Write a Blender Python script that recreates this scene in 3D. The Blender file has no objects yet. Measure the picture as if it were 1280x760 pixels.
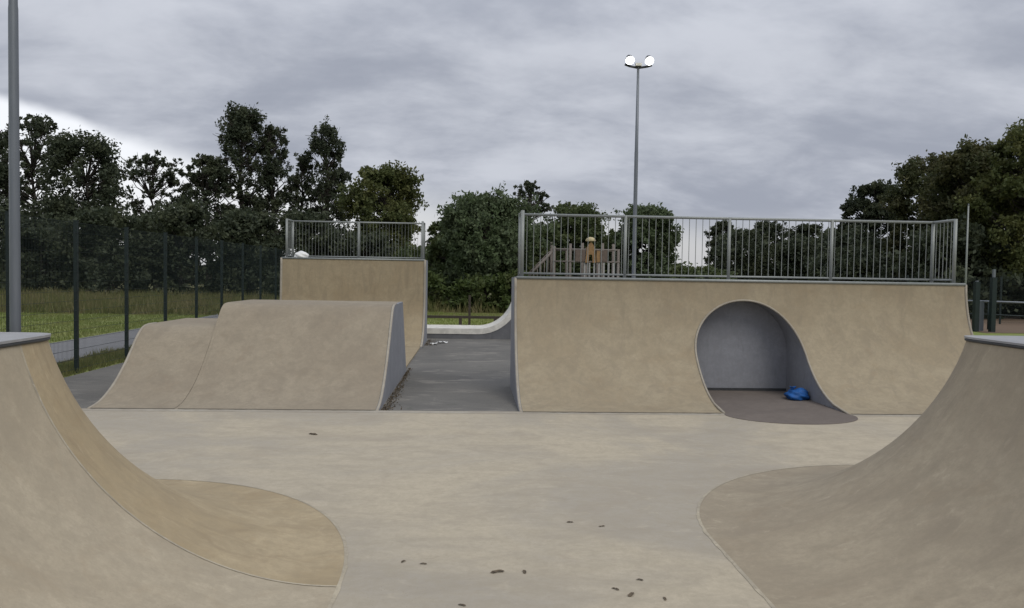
import bpy, bmesh, math, random
import numpy as np
from mathutils import Vector, Matrix

S = bpy.context.scene
C = S.collection
R = math.radians

# ------------------------------------------------------------------ camera
cam_d = bpy.data.cameras.new('camera')
cam = bpy.data.objects.new('camera', cam_d)
C.objects.link(cam)
S.camera = cam
cam_d.sensor_width = 36.0
cam_d.lens = 994.8 / 1280.0 * 36.0
cam_d.clip_start = 0.05
cam_d.clip_end = 4000
cam.matrix_world = (Matrix.Translation((0, 0, 2.13)) @ Matrix.Rotation(R(-2.96), 4, 'Z')
                    @ Matrix.Rotation(R(90 - 2.11), 4, 'X') @ Matrix.Rotation(R(0.918), 4, 'Z'))

# ------------------------------------------------------------------ sky, sun, exposure
SUN_AZ, SUN_EL = R(150), R(48)          # from behind the right shoulder, behind cloud
w = bpy.data.worlds.new('World')
S.world = w
w.use_nodes = True
wt = w.node_tree
wt.nodes.clear()


class NT:
    """small helper to write node trees compactly"""
    def __init__(self, tree):
        self.t = tree

    def n(self, kind, **kw):
        nd = self.t.nodes.new(kind)
        for k, v in kw.items():
            if k == 'inp':
                for kk, vv in v.items():
                    if isinstance(vv, bpy.types.NodeSocket):
                        self.t.links.new(vv, nd.inputs[kk])
                    else:
                        nd.inputs[kk].default_value = vv
            else:
                setattr(nd, k, v)
        return nd

    def math(self, op, a, b=None, c=None, clamp=False):
        nd = self.t.nodes.new('ShaderNodeMath')
        nd.operation = op
        nd.use_clamp = clamp
        for i, v in enumerate((a, b, c)):
            if v is None:
                continue
            if isinstance(v, bpy.types.NodeSocket):
                self.t.links.new(v, nd.inputs[i])
            else:
                nd.inputs[i].default_value = v
        return nd.outputs[0]

    def mapr(self, v, a, b, c, d, smooth=True):
        nd = self.t.nodes.new('ShaderNodeMapRange')
        nd.interpolation_type = 'SMOOTHSTEP' if smooth else 'LINEAR'
        self.t.links.new(v, nd.inputs[0])
        for i, x in enumerate((a, b, c, d)):
            if isinstance(x, bpy.types.NodeSocket):
                self.t.links.new(x, nd.inputs[i + 1])
            else:
                nd.inputs[i + 1].default_value = x
        return nd.outputs[0]

    def mix(self, f, a, b, mode='MIX'):
        nd = self.t.nodes.new('ShaderNodeMix')
        nd.data_type = 'RGBA'
        nd.blend_type = mode
        for i, v in ((0, f), (6, a), (7, b)):
            if isinstance(v, bpy.types.NodeSocket):
                self.t.links.new(v, nd.inputs[i])
            else:
                nd.inputs[i].default_value = v if i == 0 else tuple(v) + ((1,) if len(v) == 3 else ())
        return nd.outputs[2]

    def noise(self, vec, scale, detail=4, rough=0.55, dist=0.0):
        nd = self.t.nodes.new('ShaderNodeTexNoise')
        self.t.links.new(vec, nd.inputs['Vector'])
        nd.inputs['Scale'].default_value = scale
        nd.inputs['Detail'].default_value = detail
        nd.inputs['Roughness'].default_value = rough
        nd.inputs['Distortion'].default_value = dist
        return nd.outputs[0]

    def scaled(self, vec, s, off=(0, 0, 0), rot=(0, 0, 0)):
        nd = self.t.nodes.new('ShaderNodeMapping')
        self.t.links.new(vec, nd.inputs[0])
        nd.inputs['Scale'].default_value = s
        nd.inputs['Location'].default_value = off
        nd.inputs['Rotation'].default_value = rot
        return nd.outputs[0]


g = NT(wt)
tc = g.n('ShaderNodeTexCoord').outputs['Generated']
dirn = g.n('ShaderNodeVectorMath', operation='NORMALIZE', inp={0: tc}).outputs[0]
sep = g.n('ShaderNodeSeparateXYZ', inp={0: dirn})
dx, dy, dz = sep.outputs
elev = g.math('ARCSINE', dz)
# cloud deck: a plane overhead, seen in perspective
den = g.math('ADD', g.math('MAXIMUM', dz, 0.0), 0.30)
cu = g.math('DIVIDE', dx, den)
cv = g.math('DIVIDE', dy, den)
cvec = g.n('ShaderNodeCombineXYZ', inp={0: cu, 1: cv, 2: 0.0}).outputs[0]
big = g.noise(g.scaled(cvec, (1.0, 1.25, 1), (3.3, 1.2, 0), (0, 0, R(-28))), 1.0, 2, 0.5, 0.3)
mid = g.noise(g.scaled(cvec, (2.6, 3.6, 1), (7.1, 4.4, 0), (0, 0, R(-24))), 1.0, 5, 0.58, 0.25)
fine = g.noise(g.scaled(cvec, (8.5, 12.0, 1), (2.0, 9.0, 0), (0, 0, R(-20))), 1.0, 5, 0.6, 0.2)
dens = g.math('ADD', g.math('ADD', g.math('MULTIPLY', big, 0.48), g.math('MULTIPLY', mid, 0.41)), g.math('MULTIPLY', fine, 0.11))
shade = g.mapr(dens, 0.38, 0.62, 0.0, 1.0)
cloud = g.mix(shade, (3.5, 3.78, 4.5), (5.85, 6.12, 6.8))
# overcast deck: somewhat brighter towards the zenith
grad = g.mapr(dz, 0.25, 1.0, 1.0, 1.75, False)
gradc = g.n('ShaderNodeCombineXYZ', inp={0: grad, 1: grad, 2: grad}).outputs[0]
cloud = g.mix(1.0, cloud, gradc, 'MULTIPLY')
# where the deck ends low over the far left, bright sky shows beneath its edge
dh = g.math('SQRT', g.math('ADD', g.math('ADD', g.math('MULTIPLY', dx, dx), g.math('MULTIPLY', dy, dy)), 1e-5))
v0 = (math.sin(R(-60)), math.cos(R(-60)))
dot = g.math('DIVIDE', g.math('ADD', g.math('MULTIPLY', dx, v0[0]), g.math('MULTIPLY', dy, v0[1])), dh)
dist = g.math('ARCCOSINE', g.math('MINIMUM', g.math('MAXIMUM', dot, -0.9999), 0.9999))
e1 = g.mapr(dist, R(22), R(46), R(12.0), R(6.5), False)
e2 = g.mapr(dist, R(46), R(85), 0.0, R(3.4), False)
edge = g.math('SUBTRACT', e1, e2)
edge = g.math('ADD', edge, g.math('MULTIPLY', g.math('SUBTRACT', g.noise(dirn, 9.0, 4, 0.5), 0.5), R(2.2)))
soft = g.mapr(dist, R(34), R(60), R(0.6), R(2.8), False)
brk = g.mapr(g.math('DIVIDE', g.math('SUBTRACT', edge, elev), soft), -0.6, 0.8, 0.0, 1.0)
sky = g.n('ShaderNodeTexSky', sky_type='NISHITA', sun_disc=False, sun_elevation=SUN_EL, sun_rotation=SUN_AZ,
          air_density=1.0, dust_density=3.0, ozone_density=1.0)
amt = g.mapr(dist, R(36), R(62), 11.5, 7.2, False)
amtc = g.n('ShaderNodeCombineXYZ', inp={0: amt, 1: amt, 2: g.math('MULTIPLY', amt, 1.03)}).outputs[0]
clear = g.mix(0.25, amtc, sky.outputs[0])
skycol = g.mix(brk, cloud, clear)
bg = g.n('ShaderNodeBackground', inp={'Color': skycol, 'Strength': 0.1})
wo = g.n('ShaderNodeOutputWorld', inp={'Surface': bg.outputs[0]})

sun_d = bpy.data.lights.new('sun', 'SUN')
sun_d.energy = 1.35
sun_d.angle = R(32)
sun_d.color = (1.0, 0.95, 0.86)
sun = bpy.data.objects.new('sun', sun_d)
C.objects.link(sun)
sdir = Vector((math.sin(SUN_AZ) * math.cos(SUN_EL), math.cos(SUN_AZ) * math.cos(SUN_EL), math.sin(SUN_EL)))
sun.rotation_euler = sdir.to_track_quat('Z', 'Y').to_euler()

S.view_settings.view_transform = 'Standard'
S.view_settings.look = 'None'
S.view_settings.gamma = 1.0
S.view_settings.exposure = 0.0
S.view_settings.use_curve_mapping = False
S.render.engine = 'CYCLES'
S.cycles.use_denoising = True
S.cycles.max_bounces = 6
S.render.filter_size = 1.7

# ------------------------------------------------------------------ materials
MATS = {}


def material(name, build):
    m = bpy.data.materials.new(name)
    m.use_nodes = True
    t = m.node_tree
    t.nodes.clear()
    h = NT(t)
    out = h.n('ShaderNodeOutputMaterial')
    sh = build(h)
    t.links.new(sh, out.inputs['Surface'])
    MATS[name] = m
    return m


def pbr(h, col, rough=0.8, bump=None, bump_d=0.01, bump_s=0.5, spec=0.3, metal=0.0):
    p = h.n('ShaderNodeBsdfPrincipled', inp={'Roughness': rough, 'Metallic': metal, 'Specular IOR Level': spec})
    if isinstance(col, bpy.types.NodeSocket):
        h.t.links.new(col, p.inputs['Base Color'])
    else:
        p.inputs['Base Color'].default_value = tuple(col) + (1,)
    if bump is not None:
        b = h.n('ShaderNodeBump', inp={'Height': bump, 'Distance': bump_d, 'Strength': bump_s})
        h.t.links.new(b.outputs[0], p.inputs['Normal'])
    return p.outputs[0]


def pos(h):
    return h.n('ShaderNodeNewGeometry').outputs['Position']


def concrete(a, b, c, seed=0.0, streak=(1.2, 1.2, 0.25), streak_amt=0.35, patch_scale=0.45, rough=0.82, scuff=0.25, pits=0.25, marks=0.45, radial=False):
    """cast concrete: a/b broad tints, c the colour of old stains; light wheel scuffs, fine grain, pits"""
    def f(h):
        p = pos(h)
        pt = h.noise(h.scaled(p, (1, 1, 1), (seed, seed * 2, 0)), patch_scale, 6, 0.62, 0.8)
        col = h.mix(h.mapr(pt, 0.40, 0.60, 0, 1), a, b)
        sv = h.scaled(p, streak, (seed * 3, 1, seed))
        if radial:
            # wear runs up and down the slope, so round the fan it follows the radius
            oc = h.n('ShaderNodeSeparateXYZ', inp={0: h.n('ShaderNodeTexCoord').outputs['Object']}).outputs
            rad_ = h.math('SQRT', h.math('ADD', h.math('MULTIPLY', oc[0], oc[0]), h.math('MULTIPLY', oc[1], oc[1])))
            ang_ = h.math('ARCTAN2', oc[1], oc[0])
            sv = h.n('ShaderNodeCombineXYZ', inp={0: h.math('MULTIPLY', ang_, 3.0), 1: h.math('MULTIPLY', rad_, 0.85), 2: h.math('MULTIPLY', oc[2], 0.8)}).outputs[0]
        st = h.noise(sv, 2.2, 6, 0.68, 0.9)
        col = h.mix(h.math('MULTIPLY', h.mapr(st, 0.45, 0.68, 0, 1), streak_amt), col, c)
        big_ = h.noise(h.scaled(p, (1, 1, 1), (seed, 7, seed)), patch_scale * 3.1, 4, 0.6, 1.2)
        col = h.mix(h.mapr(big_, 0.52, 0.70, 0, 0.35), col, (b[0] * 0.86, b[1] * 0.80, b[2] * 0.74))
        # pale scuffs left by wheels
        sc = h.noise(h.scaled(sv, (2.6, 2.6, 2.6), (5, seed, 2)), 2.2, 6, 0.7, 0.6)
        lt = tuple(min(1, x * 1.28 + 0.03) for x in a)
        col = h.mix(h.math('MULTIPLY', h.mapr(sc, 0.55, 0.70, 0, 1), scuff), col, lt)
        blot = h.noise(h.scaled(p, (1, 1, 1), (0, seed, 4)), 5.0, 5, 0.65, 0.4)
        col = h.mix(h.mapr(blot, 0.42, 0.64, 0.0, 0.34), col, tuple(x * 0.70 for x in a))
        # rubbed-in rubber marks: short, soft, dark dashes
        mk = h.noise(h.scaled(p, (streak[0] * 3 + 1.5, streak[1] * 9 + 1.0, streak[2] * 3 + 0.5), (seed, 3, 1), (0, 0, R(17))), 1.6, 4, 0.6, 0.3)
        col = h.mix(h.mapr(mk, 0.63, 0.74, 0, marks), col, tuple(x * 0.55 for x in a))
        sp = h.n('ShaderNodeTexVoronoi', inp={'Vector': h.scaled(p, (1, 1, 1), (seed, 0, 0)), 'Scale': 2.3})
        spot = h.math('MULTIPLY', h.mapr(h.math('ADD', sp.outputs['Distance'], h.math('MULTIPLY', h.noise(p, 9, 3), 0.12)), 0.10, 0.17, 1, 0), marks * 0.7)
        col = h.mix(spot, col, tuple(x * 0.62 for x in a))
        g2 = h.noise(p, 17, 4, 0.7)
        col = h.mix(h.mapr(g2, 0.40, 0.64, 0.0, 0.30), col, tuple(x * 0.68 for x in a))
        gr = h.noise(p, 60, 3, 0.7)
        col = h.mix(h.mapr(gr, 0.3, 0.7, 0.0, 0.30, False), col, tuple(x * 0.66 for x in a))
        vo = h.n('ShaderNodeTexVoronoi', inp={'Vector': p, 'Scale': 26.0})
        pit = h.math('MULTIPLY', h.mapr(vo.outputs['Distance'], 0.05, 0.13, 1, 0), h.mapr(h.noise(p, 1.3, 2), 0.5, 0.62, 0, pits))
        col = h.mix(pit, col, tuple(x * 0.4 for x in a))
        bm = h.math('ADD', h.math('MULTIPLY', gr, 0.5), h.math('MULTIPLY', h.noise(p, 7, 4), 1.2))
        return pbr(h, col, rough, bm, 0.006, 0.35)
    return f


material('floor_concrete', concrete((0.475, 0.415, 0.31), (0.365, 0.33, 0.272), (0.285, 0.25, 0.20), 3.0, (0.55, 1.15, 1), 0.42, 0.24, 0.8, 0.22, 0.5, 0.4))
material('ramp_tan', concrete((0.355, 0.30, 0.207), (0.315, 0.26, 0.175), (0.225, 0.19, 0.138), 1.0, (1.5, 1.5, 0.55), 0.5, 0.6, 0.85, 0.2, 0.25, 0.25))
material('ramp_grey_tan', concrete((0.320, 0.274, 0.203), (0.280, 0.236, 0.174), (0.21, 0.178, 0.135), 6.0, (1.2, 1.2, 0.6), 0.42, 0.6, 0.85, 0.25, 0.25, 0.25))
material('ramp_golden', concrete((0.35, 0.288, 0.188), (0.31, 0.247, 0.155), (0.20, 0.165, 0.115), 9.0, (1.9, 1.9, 0.45), 0.5, 0.6, 0.85, 0.2, 0.25, 0.25))
material('hip_left_side', concrete((0.44, 0.38, 0.28), (0.375, 0.318, 0.23), (0.30, 0.257, 0.193), 12.0, (0.8, 1.2, 0.7), 0.36, 0.6, 0.85, 0.25, 0.4, 0.3))
material('hip_left_corner', concrete((0.43, 0.35, 0.225), (0.365, 0.29, 0.178), (0.245, 0.19, 0.12), 15.0, (2.6, 1.0, 0.3), 0.55, 0.9, 0.8, 0.3, 0.3, 0.3, True))
material('hip_right', concrete((0.37, 0.315, 0.227), (0.31, 0.26, 0.187), (0.245, 0.205, 0.152), 18.0, (0.8, 1.5, 0.6), 0.45, 0.65, 0.85, 0.35, 0.35, 0.3))
material('hip_right_corner', concrete((0.36, 0.307, 0.222), (0.30, 0.253, 0.184), (0.24, 0.20, 0.15), 19.0, (0.5, 1.8, 0.4), 0.45, 0.65, 0.85, 0.5, 0.35, 0.3, True))
material('strip_dark', concrete((0.16, 0.14, 0.105), (0.12, 0.10, 0.075), (0.08, 0.075, 0.05), 41.0, (4, 4, 4), 0.6, 2.0, 0.95, 0.1))  # dark brown tone of the strips along the ramp feet
material('deck_grey', concrete((0.36, 0.36, 0.36), (0.30, 0.305, 0.32), (0.22, 0.22, 0.22), 21.0, (1, 1, 1), 0.3, 0.8, 0.7, 0.2))
material('edge_pale', concrete((0.40, 0.365, 0.30), (0.34, 0.30, 0.24), (0.26, 0.23, 0.19), 24.0, (3, 3, 3), 0.4, 1.2, 0.8, 0.2))
material('toe_mortar', concrete((0.47, 0.415, 0.31), (0.36, 0.32, 0.25), (0.25, 0.215, 0.165), 26.0, (4, 4, 4), 0.7, 2.2, 0.85, 0.5))
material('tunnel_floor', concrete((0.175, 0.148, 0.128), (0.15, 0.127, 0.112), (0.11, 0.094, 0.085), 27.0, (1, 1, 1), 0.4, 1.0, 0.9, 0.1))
material('panel_grey', concrete((0.29, 0.298, 0.325), (0.255, 0.263, 0.287), (0.19, 0.197, 0.212), 30.0, (2, 2, 0.3), 0.35, 0.8, 0.65, 0.12))
material('panel_dark', concrete((0.16, 0.162, 0.17), (0.13, 0.132, 0.14), (0.09, 0.09, 0.095), 33.0, (2, 2, 0.3), 0.35, 0.8, 0.7, 0.1))


def m_asphalt(h):
    p = pos(h)
    a = h.noise(p, 0.5, 5, 0.6, 0.5)
    col = h.mix(h.mapr(a, 0.35, 0.65, 0, 1), (0.128, 0.123, 0.112), (0.170, 0.162, 0.145))
    s = h.noise(h.scaled(p, (1, 2.2, 1)), 0.9, 6, 0.65, 1.0)
    col = h.mix(h.mapr(s, 0.54, 0.66, 0, 0.65), col, (0.29, 0.27, 0.235))
    gr = h.noise(p, 90, 2, 0.8)
    col = h.mix(h.mapr(gr, 0.35, 0.75, 0, 0.45), col, (0.045, 0.045, 0.047))
    mo = h.noise(p, 2.4, 4, 0.6)
    col = h.mix(h.mapr(mo, 0.62, 0.78, 0, 0.5), col, (0.05, 0.06, 0.035))
    return pbr(h, col, 0.85, gr, 0.006, 0.6)


def m_path(h):
    p = pos(h)
    col = h.mix(h.noise(p, 1.2, 5, 0.6), (0.16, 0.16, 0.165), (0.23, 0.23, 0.235))
    return pbr(h, col, 0.9, h.noise(p, 50, 2), 0.006, 0.5)


def m_grass_ground(h):
    p = pos(h)
    a = h.noise(p, 0.13, 5, 0.6, 0.5)
    b = h.noise(p, 3.5, 4, 0.7)
    col = h.mix(h.mapr(a, 0.35, 0.65, 0, 1), (0.16, 0.20, 0.048), (0.23, 0.25, 0.072))
    col = h.mix(h.mapr(b, 0.4, 0.75, 0, 0.6), col, (0.055, 0.075, 0.018))
    far = h.mapr(h.n('ShaderNodeSeparateXYZ', inp={0: p}).outputs[1], 37.5, 41, 0, 1)
    rough = h.mix(h.noise(p, 0.5, 4), (0.09, 0.105, 0.035), (0.16, 0.14, 0.06))
    col = h.mix(far, col, rough)
    return pbr(h, col, 0.95, b, 0.03, 0.6)


def m_leafground(h):
    p = pos(h)
    col = h.mix(h.noise(p, 2.0, 5, 0.7), (0.10, 0.07, 0.048), (0.19, 0.135, 0.092))
    return pbr(h, col, 0.95)


def leaf_mat(a, b, c):
    def f(h):
        geo = h.n('ShaderNodeNewGeometry')
        rnd = geo.outputs['Random Per Island']
        cl = h.noise(geo.outputs['Position'], 0.55, 3, 0.6)
        col = h.mix(rnd, a, b)
        col = h.mix(h.mapr(cl, 0.42, 0.68, 0, 0.75), col, c)
        d = h.n('ShaderNodeBsdfPrincipled', inp={'Base Color': col, 'Roughness': 0.6, 'Specular IOR Level': 0.25})
        tr = h.n('ShaderNodeBsdfTranslucent', inp={'Color': col})
        mx = h.n('ShaderNodeMixShader', inp={0: 0.36, 1: d.outputs[0], 2: tr.outputs[0]})
        return mx.outputs[0]
    return f


material('asphalt', m_asphalt)
material('path_surface', m_path)
material('grass_ground', m_grass_ground)
material('leaf_ground', m_leafground)
material('leaves_dark', leaf_mat((0.040, 0.053, 0.033), (0.072, 0.087, 0.050), (0.088, 0.10, 0.052)))
material('leaves_mid', leaf_mat((0.060, 0.086, 0.035), (0.095, 0.120, 0.048), (0.125, 0.145, 0.055)))
material('leaves_olive', leaf_mat((0.070, 0.090, 0.032), (0.110, 0.125, 0.042), (0.145, 0.145, 0.050)))
material('leaves_grey', leaf_mat((0.085, 0.115, 0.060), (0.13, 0.16, 0.085), (0.095, 0.135, 0.058)))
material('leaves_rust', leaf_mat((0.054, 0.068, 0.030), (0.088, 0.096, 0.038), (0.10, 0.092, 0.040)))
material('blades_rough', leaf_mat((0.11, 0.135, 0.040), (0.19, 0.18, 0.07), (0.25, 0.21, 0.11)))
material('blades_short', leaf_mat((0.15, 0.195, 0.045), (0.22, 0.26, 0.068), (0.25, 0.25, 0.095)))
material('weeds', leaf_mat((0.055, 0.082, 0.024), (0.085, 0.115, 0.032), (0.10, 0.115, 0.042)))


def m_bark(h):
    p = pos(h)
    col = h.mix(h.noise(h.scaled(p, (6, 6, 1)), 3, 4), (0.03, 0.026, 0.022), (0.075, 0.065, 0.055))
    return pbr(h, col, 0.95)


def m_galv(h):
    p = pos(h)
    n1 = h.noise(h.scaled(p, (3, 3, 1)), 6, 4, 0.6)
    col = h.mix(n1, (0.20, 0.215, 0.205), (0.31, 0.325, 0.31))
    return pbr(h, col, 0.5, None, spec=0.4, metal=0.25)


def m_pole(h):
    p = pos(h)
    n1 = h.noise(h.scaled(p, (4, 4, 0.4)), 5, 4, 0.6)
    col = h.mix(n1, (0.125, 0.14, 0.16), (0.19, 0.205, 0.225))
    return pbr(h, col, 0.45, None, spec=0.4, metal=0.3)


def flat(c, rough=0.6, var=0.25, sc=8, spec=0.4):
    def f(h):
        p = pos(h)
        col = h.mix(h.mapr(h.noise(p, sc, 4, 0.6), 0.35, 0.65, 0, 1), tuple(x * (1 - var) for x in c), c)
        return pbr(h, col, rough, spec=spec)
    return f


material('bark', m_bark)
material('galvanised', m_galv)
material('pole_grey', m_pole)
material('fence_green', flat((0.011, 0.022, 0.021), 0.5))
material('timber_dark', flat((0.06, 0.048, 0.038), 0.85))
material('timber_grey', flat((0.19, 0.165, 0.145), 0.85))
material('play_orange', flat((0.30, 0.18, 0.08), 0.7))
material('play_yellow', flat((0.50, 0.42, 0.24), 0.6))
material('play_red', flat((0.15, 0.115, 0.095), 0.8))
material('play_white', flat((0.36, 0.35, 0.34), 0.6))
material('plastic_blue', flat((0.018, 0.11, 0.36), 0.6, 0.35, 9, 0.3))
material('plastic_white', flat((0.78, 0.78, 0.76), 0.45, 0.12))
material('paint_white', flat((0.66, 0.64, 0.58), 0.7, 0.2, 5))
material('leaf_dead', flat((0.13, 0.10, 0.065), 0.9, 0.5, 40))
material('metal_dark', flat((0.05, 0.052, 0.055), 0.5))


def m_lamp(h):
    return h.n('ShaderNodeEmission', inp={'Color': (1.0, 0.99, 0.96, 1), 'Strength': 9.0}).outputs[0]


material('lamp_glass', m_lamp)

# ------------------------------------------------------------------ object helpers


def mesh_obj(name, verts, faces, mat, parent=None, smooth=False, origin=(0, 0, 0)):
    """verts in the parent's frame (world when there is none)"""
    me = bpy.data.meshes.new(name)
    me.from_pydata([tuple(v) for v in verts], [], faces)
    me.materials.append(MATS[mat])
    if smooth:
        me.polygons.foreach_set('use_smooth', [True] * len(me.polygons))
    me.update()
    o = bpy.data.objects.new(name, me)
    C.objects.link(o)
    if parent is not None:
        o.parent = parent
    return o


def quads_obj(name, V, n, mat, parent=None, corners=4):
    """many loose polygons from one numpy array (n*corners, 3)"""
    me = bpy.data.meshes.new(name)
    me.vertices.add(n * corners)
    me.vertices.foreach_set('co', np.ascontiguousarray(V, dtype=np.float32).ravel())
    me.loops.add(n * corners)
    me.loops.foreach_set('vertex_index', np.arange(n * corners, dtype=np.int32))
    me.polygons.add(n)
    me.polygons.foreach_set('loop_start', np.arange(0, n * corners, corners, dtype=np.int32))
    me.polygons.foreach_set('loop_total', np.full(n, corners, dtype=np.int32))
    me.materials.append(MATS[mat])
    me.update(calc_edges=True)
    o = bpy.data.objects.new(name, me)
    C.objects.link(o)
    if parent is not None:
        o.parent = parent
    return o


def thing(name, label, cat, loc=(0, 0, 0), group=None, rz=0.0):
    o = bpy.data.objects.new(name, None)
    o.empty_display_size = 0.2
    C.objects.link(o)
    o.location = loc
    o.rotation_euler = (0, 0, rz)
    tag(o, label, cat, group)
    return o


def tag(o, label=None, cat=None, group=None, kind=None):
    if label:
        o['label'] = label
    if cat:
        o['category'] = cat
    if group:
        o['group'] = group
    if kind:
        o['kind'] = kind
    return o


class MB:
    def __init__(self):
        self.v, self.f = [], []

    def box(self, x0, x1, y0, y1, z0, z1):
        b = len(self.v)
        self.v += [(x0, y0, z0), (x1, y0, z0), (x1, y1, z0), (x0, y1, z0), (x0, y0, z1), (x1, y0, z1), (x1, y1, z1), (x0, y1, z1)]
        self.f += [tuple(b + i for i in q) for q in ((0, 3, 2, 1), (4, 5, 6, 7), (0, 1, 5, 4), (1, 2, 6, 5), (2, 3, 7, 6), (3, 0, 4, 7))]
        return self

    def tube(self, pts, rad, n=8, cap=True):
        pts = [Vector(p) for p in pts]
        if not hasattr(rad, '__len__'):
            rad = [rad] * len(pts)
        b0 = len(self.v)
        for i, p in enumerate(pts):
            t = (pts[min(i + 1, len(pts) - 1)] - pts[max(i - 1, 0)]).normalized()
            u = t.cross(Vector((0, 0, 1)))
            if u.length < 1e-3:
                u = Vector((1, 0, 0))
            u.normalize()
            v = t.cross(u)
            for k in range(n):
                a = 2 * math.pi * k / n
                self.v.append(tuple(p + (u * math.cos(a) + v * math.sin(a)) * rad[i]))
        for i in range(len(pts) - 1):
            for k in range(n):
                a, c = b0 + i * n + k, b0 + i * n + (k + 1) % n
                self.f.append((a, c, c + n, a + n))
        if cap:
            self.f.append(tuple(b0 + k for k in range(n))[::-1])
            self.f.append(tuple(b0 + (len(pts) - 1) * n + k for k in range(n)))
        return self

    def grid(self, rows):
        """rows: list of equal-length point lists"""
        b = len(self.v)
        m = len(rows[0])
        for r_ in rows:
            self.v += [tuple(p) for p in r_]
        for i in range(len(rows) - 1):
            for j in range(m - 1):
                a = b + i * m + j
                self.f.append((a, a + 1, a + m + 1, a + m))
        return self

    def prism(self, poly, axis, a0, a1):
        """extrude a polygon given in the other two axes along axis from a0 to a1"""
        def P(p, a):
            return {'x': (a, p[0], p[1]), 'y': (p[0], a, p[1]), 'z': (p[0], p[1], a)}[axis]
        b = len(self.v)
        n = len(poly)
        self.v += [P(p, a0) for p in poly] + [P(p, a1) for p in poly]
        self.f.append(tuple(range(b, b + n))[::-1])
        self.f.append(tuple(range(b + n, b + 2 * n)))
        for i in range(n):
            j = (i + 1) % n
            self.f.append((b + i, b + j, b + n + j, b + n + i))
        return self

    def build(self, name, mat, parent=None, smooth=False, offset=(0, 0, 0)):
        ox, oy, oz = offset
        v = [(a - ox, b - oy, c - oz) for a, b, c in self.v]
        o = mesh_obj(name, v, self.f, mat, parent, smooth)
        me = o.data
        bm = bmesh.new()
        bm.from_mesh(me)
        bmesh.ops.recalc_face_normals(bm, faces=bm.faces)
        bm.to_mesh(me)
        bm.free()
        return o


def linspace(a, b, n):
    return [a + (b - a) * i / (n - 1) for i in range(n)]


def smooth_profile(pts, n):
    """Catmull-Rom through (u,z) points"""
    out = []
    P = [pts[0]] + list(pts) + [pts[-1]]
    seg = len(pts) - 1
    for i in range(n):
        t = i / (n - 1) * seg
        k = min(int(t), seg - 1)
        t -= k
        p0, p1, p2, p3 = P[k], P[k + 1], P[k + 2], P[k + 3]
        out.append(tuple(0.5 * (2 * p1[j] + (p2[j] - p0[j]) * t + (2 * p0[j] - 5 * p1[j] + 4 * p2[j] - p3[j]) * t * t
                                + (3 * p1[j] - p0[j] - 3 * p2[j] + p3[j]) * t ** 3) for j in (0, 1)))
    return out


# ------------------------------------------------------------------ the ground
def sheet(name, poly, z, mat):
    o = mesh_obj(name, [(x, y, z) for x, y in poly], [tuple(range(len(poly)))], mat)
    tag(o, kind='structure')
    return o


def rect(x0, x1, y0, y1):
    return [(x0, y0), (x1, y0), (x1, y1), (x0, y1)]


sheet('ground', rect(-1500, 1500, -1500, 2500), -0.05, 'grass_ground')
sheet('asphalt', rect(-7.95, 13.5, -8, 28.6), -0.03, 'asphalt')
# skate floor: raised concrete slab with a bevelled, pale far edge
m = MB()
m.box(-6.0, 12.0, -6, 12.10, -0.2, 0.0)
o = tag(m.build('concrete_floor', 'floor_concrete'), kind='structure')
m = MB()
m.box(-6.0, 12.0, 12.102, 12.30, -0.2, 0.003)
o = tag(m.build('concrete_kerb', 'edge_pale'), kind='structure')
# footpath outside the fence, leading away
pl = [(-9.35, -10), (-9.3, 10), (-9.35, 24), (-9.6, 34), (-10.6, 46), (-12.5, 60)]
pr = [(-11.7, -10), (-11.8, 10), (-11.9, 24), (-12.0, 34), (-12.8, 46), (-14.6, 60)]
m = MB()
m.grid([[(x, y, -0.02) for x, y in pl], [(x, y, -0.02) for x, y in pr]])
tag(m.build('footpath', 'path_surface'), kind='structure')
sheet('playground_surface', [(22, 33), (60, 33), (66, 56), (26, 50)], -0.035, 'leaf_ground')


# ------------------------------------------------------------------ the two corner hips in the foreground
def arc_profile(run, rise, n):
    """concave arc tangent to the ground: list of (distance from the toe, height)"""
    rad = (run * run + rise * rise) / (2 * rise)
    amax = math.asin(run / rad)
    return [(rad * math.sin(amax * i / (n - 1)), rad - rad * math.cos(amax * i / (n - 1))) for i in range(n)]


def supere(a, rx, ry, e):
    """point of a superellipse quadrant at parameter angle a"""
    c, d = math.cos(a), math.sin(a)
    return rx * abs(c) ** (2 / e), ry * abs(d) ** (2 / e)


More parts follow.
